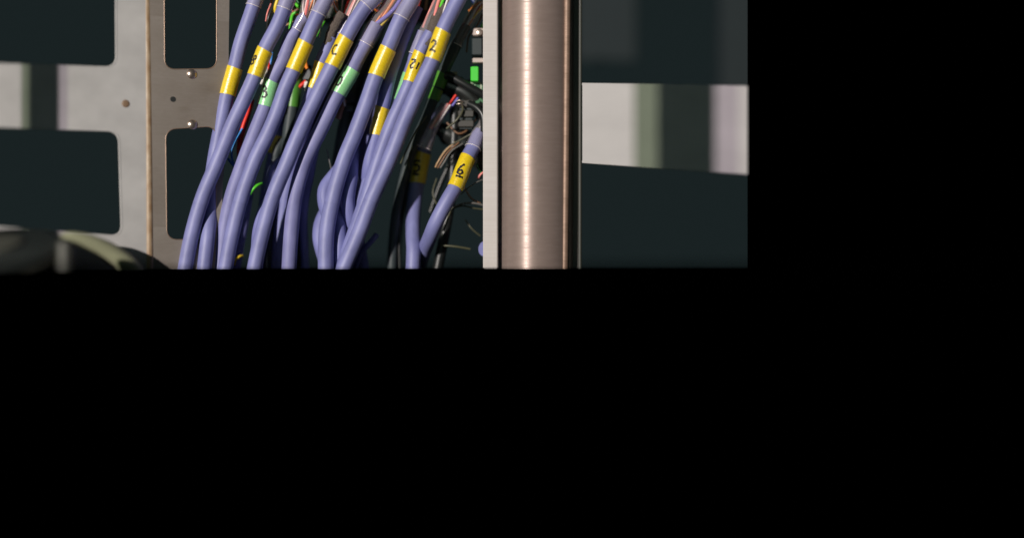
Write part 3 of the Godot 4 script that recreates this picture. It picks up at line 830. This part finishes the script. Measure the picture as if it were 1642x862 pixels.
	wire("orange wire by the dark gap right of the C-marked cable", [[612, 24, -34], [604, 30, -28], [598, 44, -34]], 4.0, "orange")
	wire("tiny silver wire end right of the C-marked cable", [[606, 4, -20], [610, 8, -18], [607, 13, -20]], 2.6, "white")
	wire("dark red wire high in the middle gap", [[676, -16, -40], [672, 6, -38], [668, 20, -42]], 3.4, "red")
	wire("green wire sloping behind the smoky sleeve", [[786, 26, -48], [776, 40, -44], [770, 52, -48]], 8.0, "lime")
	wire("yellow wire above the smoky sleeve", [[788, 0, -30], [770, 14, -26], [758, 30, -30]], 3.0, "lemon")
	wire("olive wire curling under the black cord at right", [[716, 206, -34], [734, 190, -28], [742, 176, -30], [740, 164, -36]], 3.4, "olive")
	wire("thin green wire right of the 6 cable", [[764, 262, -34], [768, 272, -30], [776, 280, -34]], 2.8, "dark_green")
	wire("pinkish wire end right of the 6 cable near the bar", [[766, 286, -30], [772, 278, -26], [782, 274, -30]], 3.6, "pink")
	wire("dark brown wire low right of the plinth gap", [[744, 300, -46], [756, 318, -44], [770, 326, -46]], 3.0, "brown")
	wire("grey wire arched low behind the 6 cable", [[724, 334, -38], [744, 326, -32], [764, 326, -34], [784, 332, -38]], 3.4, "grey")
	wire("yellow wire high between the leftmost two cables", [[434, -20, -34], [441, 2, -28], [446, 16, -32]], 3.4, "lemon")
	wire("green and black loom strand above the second cable's shoulder", [[470, -20, -36], [478, 4, -30], [486, 10, -32], [474, 30, -36]], 3.0, "dark_green")
	wire("orange strand right of the third cable's sleeve, near the top", [[514, -20, -16], [518, 2, -10], [512, 18, -14]], 3.4, "orange")
	wire("white strand leaning on the orange one near the top", [[530, -20, -14], [534, 4, -10], [541, 18, -14]], 3.0, "white")
	wire("lemon strand beside the pink wires of the C-marked pair", [[574, -20, -26], [563, -2, -22], [556, 14, -24]], 2.6, "lemon")
	wire("black strand curling right of the C-marked cable's sleeve", [[618, -10, -30], [610, 14, -24], [600, 34, -22], [596, 50, -28]], 4.0, "black")
	wire("red strand crossing the dark middle gap near the top", [[622, 16, -36], [610, 22, -32], [602, 14, -34]], 3.0, "red")
	wire("pink strand close beside the grey taped neck of the front pair", [[704, -20, -20], [694, 6, -18], [684, 28, -22], [678, 44, -26]], 4.0, "pink")
	wire("lime strand between the taped neck and the front cable", [[730, -24, -8], [719, 0, -6], [712, 18, -8]], 3.4, "lime")
	wire("brown strand hanging right of the smoky sleeve", [[776, 20, -40], [764, 42, -38], [752, 58, -42], [748, 84, -46]], 3.0, "brown")
	wire("olive strand looping low in the right gap, under the 5 cable", [[700, 286, -50], [694, 310, -46], [704, 330, -46], [722, 322, -50]], 2.4, "olive")
	wire("grey strand slanting across the foot of the right gap", [[746, 352, -50], [756, 366, -48], [770, 378, -50]], 2.4, "olive")
	wire("dark strand dropping past the 5 band to the plinth", [[652, 270, -60], [644, 320, -58], [640, 370, -58], [641, 440, -60]], 5.0, "black")
	wire("brown strand arcing above the 6 cable's sleeve", [[716, 196, -50], [736, 214, -46], [752, 206, -48], [764, 190, -52]], 2.8, "brown")
	wire("dark cord behind the fanned wire ends", [[744, 206, -70], [726, 250, -70], [704, 300, -72], [690, 340, -74]], 9.0, "black")

func build_equipment() -> void:
	var t = thing("terminal_block", "small metal and black terminal block with green plug beside the pale bar", "connector", P(764, 135, -30))
	part("bracket", box(P(757, 44, -22), P(786, 60, -34), 0.0008), M.zinc, t)
	part("screw", lathe(P(769, 52, -22), Vector3.BACK, [[5.6, 0], [5.6, 2], [4.4, 3], [0.01, 3.2]], 20), M.rivet, t)
	part("black_body", box(P(756, 60, -24), P(774, 92, -44), 0.0007), M.black_plastic, t)
	part("bracket", box(P(757, 92, -23), P(786, 103, -36), 0.0006), M.zinc, t)
	part("green_plug", box(P(754.5, 106, -22), P(768, 133, -40), 0.0006), M.terminal, t)
	part("side_plate", box(P(774, 60, -26), P(786, 92, -30), 0.0004), M.grey_plastic, t)
	var b = thing("circuit_board", "green circuit board scrap with white outline beside the pale bar", "circuit board", P(770, 168, -40))
	part("board", box(P(752, 132, -40), P(786, 168, -43)), M.board, b)
	part("printed_outline", box(P(750, 132.5, -39), P(772, 134, -39.9)), M.white_print, b)
	part("printed_outline", box(P(770.5, 134.4, -39), P(772, 154, -39.9)), M.white_print, b)
	part("chip", box(P(751, 136, -34), P(762, 139, -39.6)), M.white_print, b)
	var c = thing("grey_connector", "dark grey ribbed connector housing in the right gap", "connector", P(748, 204, -40))
	for k in 3:
		part("housing_rib", box(P(734, 160 + k * 16, -34), P(760, 173 + k * 16, -46), 0.0006), M.grey_plastic, c)
	part("housing_core", box(P(737, 158, -40), P(757, 208, -52)), M.black_plastic, c)
	part("pin", tube(path([[732, 162, -30], [738, 161, -28], [742, 164, -30]], 2.4), -1e9, 1e9, 0, 8), M.rivet, c)
	part("pin", tube(path([[732, 167, -30], [738, 166, -28], [742, 169, -30]], 2.4), -1e9, 1e9, 0, 8), M.rivet, c)
	for q in [["crumpled black plastic film bundled in the right gap, above the red wire ends", [[700, 128, -58, 20], [722, 138, -56, 34], [748, 150, -54, 40], [768, 170, -56, 34], [784, 196, -60, 24]], 31], ["crumpled black film sagging behind the fanned wire ends", [[704, 206, -74, 22], [722, 216, -72, 38], [742, 226, -72, 40], [762, 250, -74, 30], [780, 268, -78, 20]], 37]]:
		var fp = path(q[1], 30.0)
		var fl = thing("plastic_film", q[0], "film", fp[-1].p)
		part("film", tube(fp, -1e9, 1e9, 0.0, 40, true, 0.0, 0.0, 7.0, q[2]), M.film, fl)
	var w = thing("white_connector", "white plastic connector between the two left yellow banded cables", "connector", P(493, 152, -44))
	part("housing", box(P(487, 130, -40), P(500, 143, -52), 0.0005), M.white, w)
	part("latch", box(P(488, 143.5, -42), P(496, 162, -50), 0.0005), M.white, w)
	part("body", box(P(484, 104, -46), P(500, 129.5, -56), 0.0005), M.black_plastic, w)
	var k = thing("clear_connector", "small clear connector below the green band marked 0", "connector", P(558, 182, -46))
	part("body", box(P(552, 132, -46), P(570, 166, -58), 0.0008), M.grey_plastic, k)
	part("lid", box(P(553, 168, -46), P(569, 180, -58), 0.0008), M.black_plastic, k)
	part("pin", box(P(552.5, 140, -40), P(555.5, 155, -44), 0.0003), M.white, k)
	var tr = thing("small_card", "small tan card in the right gap under the black cable", "card", P(726, 125, -50))
	part("card", box(P(718, 115, -50), P(733, 127, -54)), M.tan, tr)
	# dark module housings that the wires run into, at the top of the bay
	var md = thing("dark_module", "black equipment module behind the tops of the cables", "module", P(560, 60, -110))
	part("case", box(P(440, -170, -100), P(700, 40, -150), 0.001), M.black_plastic, md)
	for i in 6:
		part("socket", box(P(452 + i * 41, 8, -94), P(480 + i * 41, 34, -99.6), 0.0006), M.grey_plastic if i % 2 else M.board, md)

func build_drum() -> void:
	var d = thing("dark_drum", "blurred dark round drum with an olive rim at lower left", "drum", P(8, 431, 215))
	var c = P(-2, 402, 215)
	var ax = Vector3(0.02, 0.93, 0.36).normalized()
	part("body", lathe(c, ax, [[78, -60], [82, -6], [82, -6], [84, 0], [82, 5], [76, 7], [76, 7], [58, 8], [40, 10], [0.01, 11]], 64), M.drum, d)
	part("rim", lathe(c, ax, [[82.5, -10], [86, -9], [86.6, -5], [85.5, -2], [82.5, -1]], 64), M.drum_rim, d)
	part("hub", lathe(c + ax * 10 * S, ax, [[34, -2], [33, 4], [33, 4], [28, 6], [12, 7], [0.01, 7]], 40), M.drum_rim, d)
	part("foot", lathe(P(104, 440, 220), Vector3.UP, [[11, -20], [11, 44], [9, 47], [0.01, 48]], 24), M.drum_rim, d)
	var h = thing("olive_shadow_strip", "pale olive strip standing in for the shadow band right of the dark drum", "shadow_strip", P(205, 431, 92))
	part("shadow_strip", tube(path([[84, 390, 150, 14], [112, 382, 140, 19], [146, 390, 124, 25], [180, 408, 106, 30], [210, 434, 92, 34], [224, 470, 86, 34]], 26.0), -1e9, 1e9, 0.0, 24), M.shadow_strip, h)  # added olive tube in the shape of the drum's shadow band
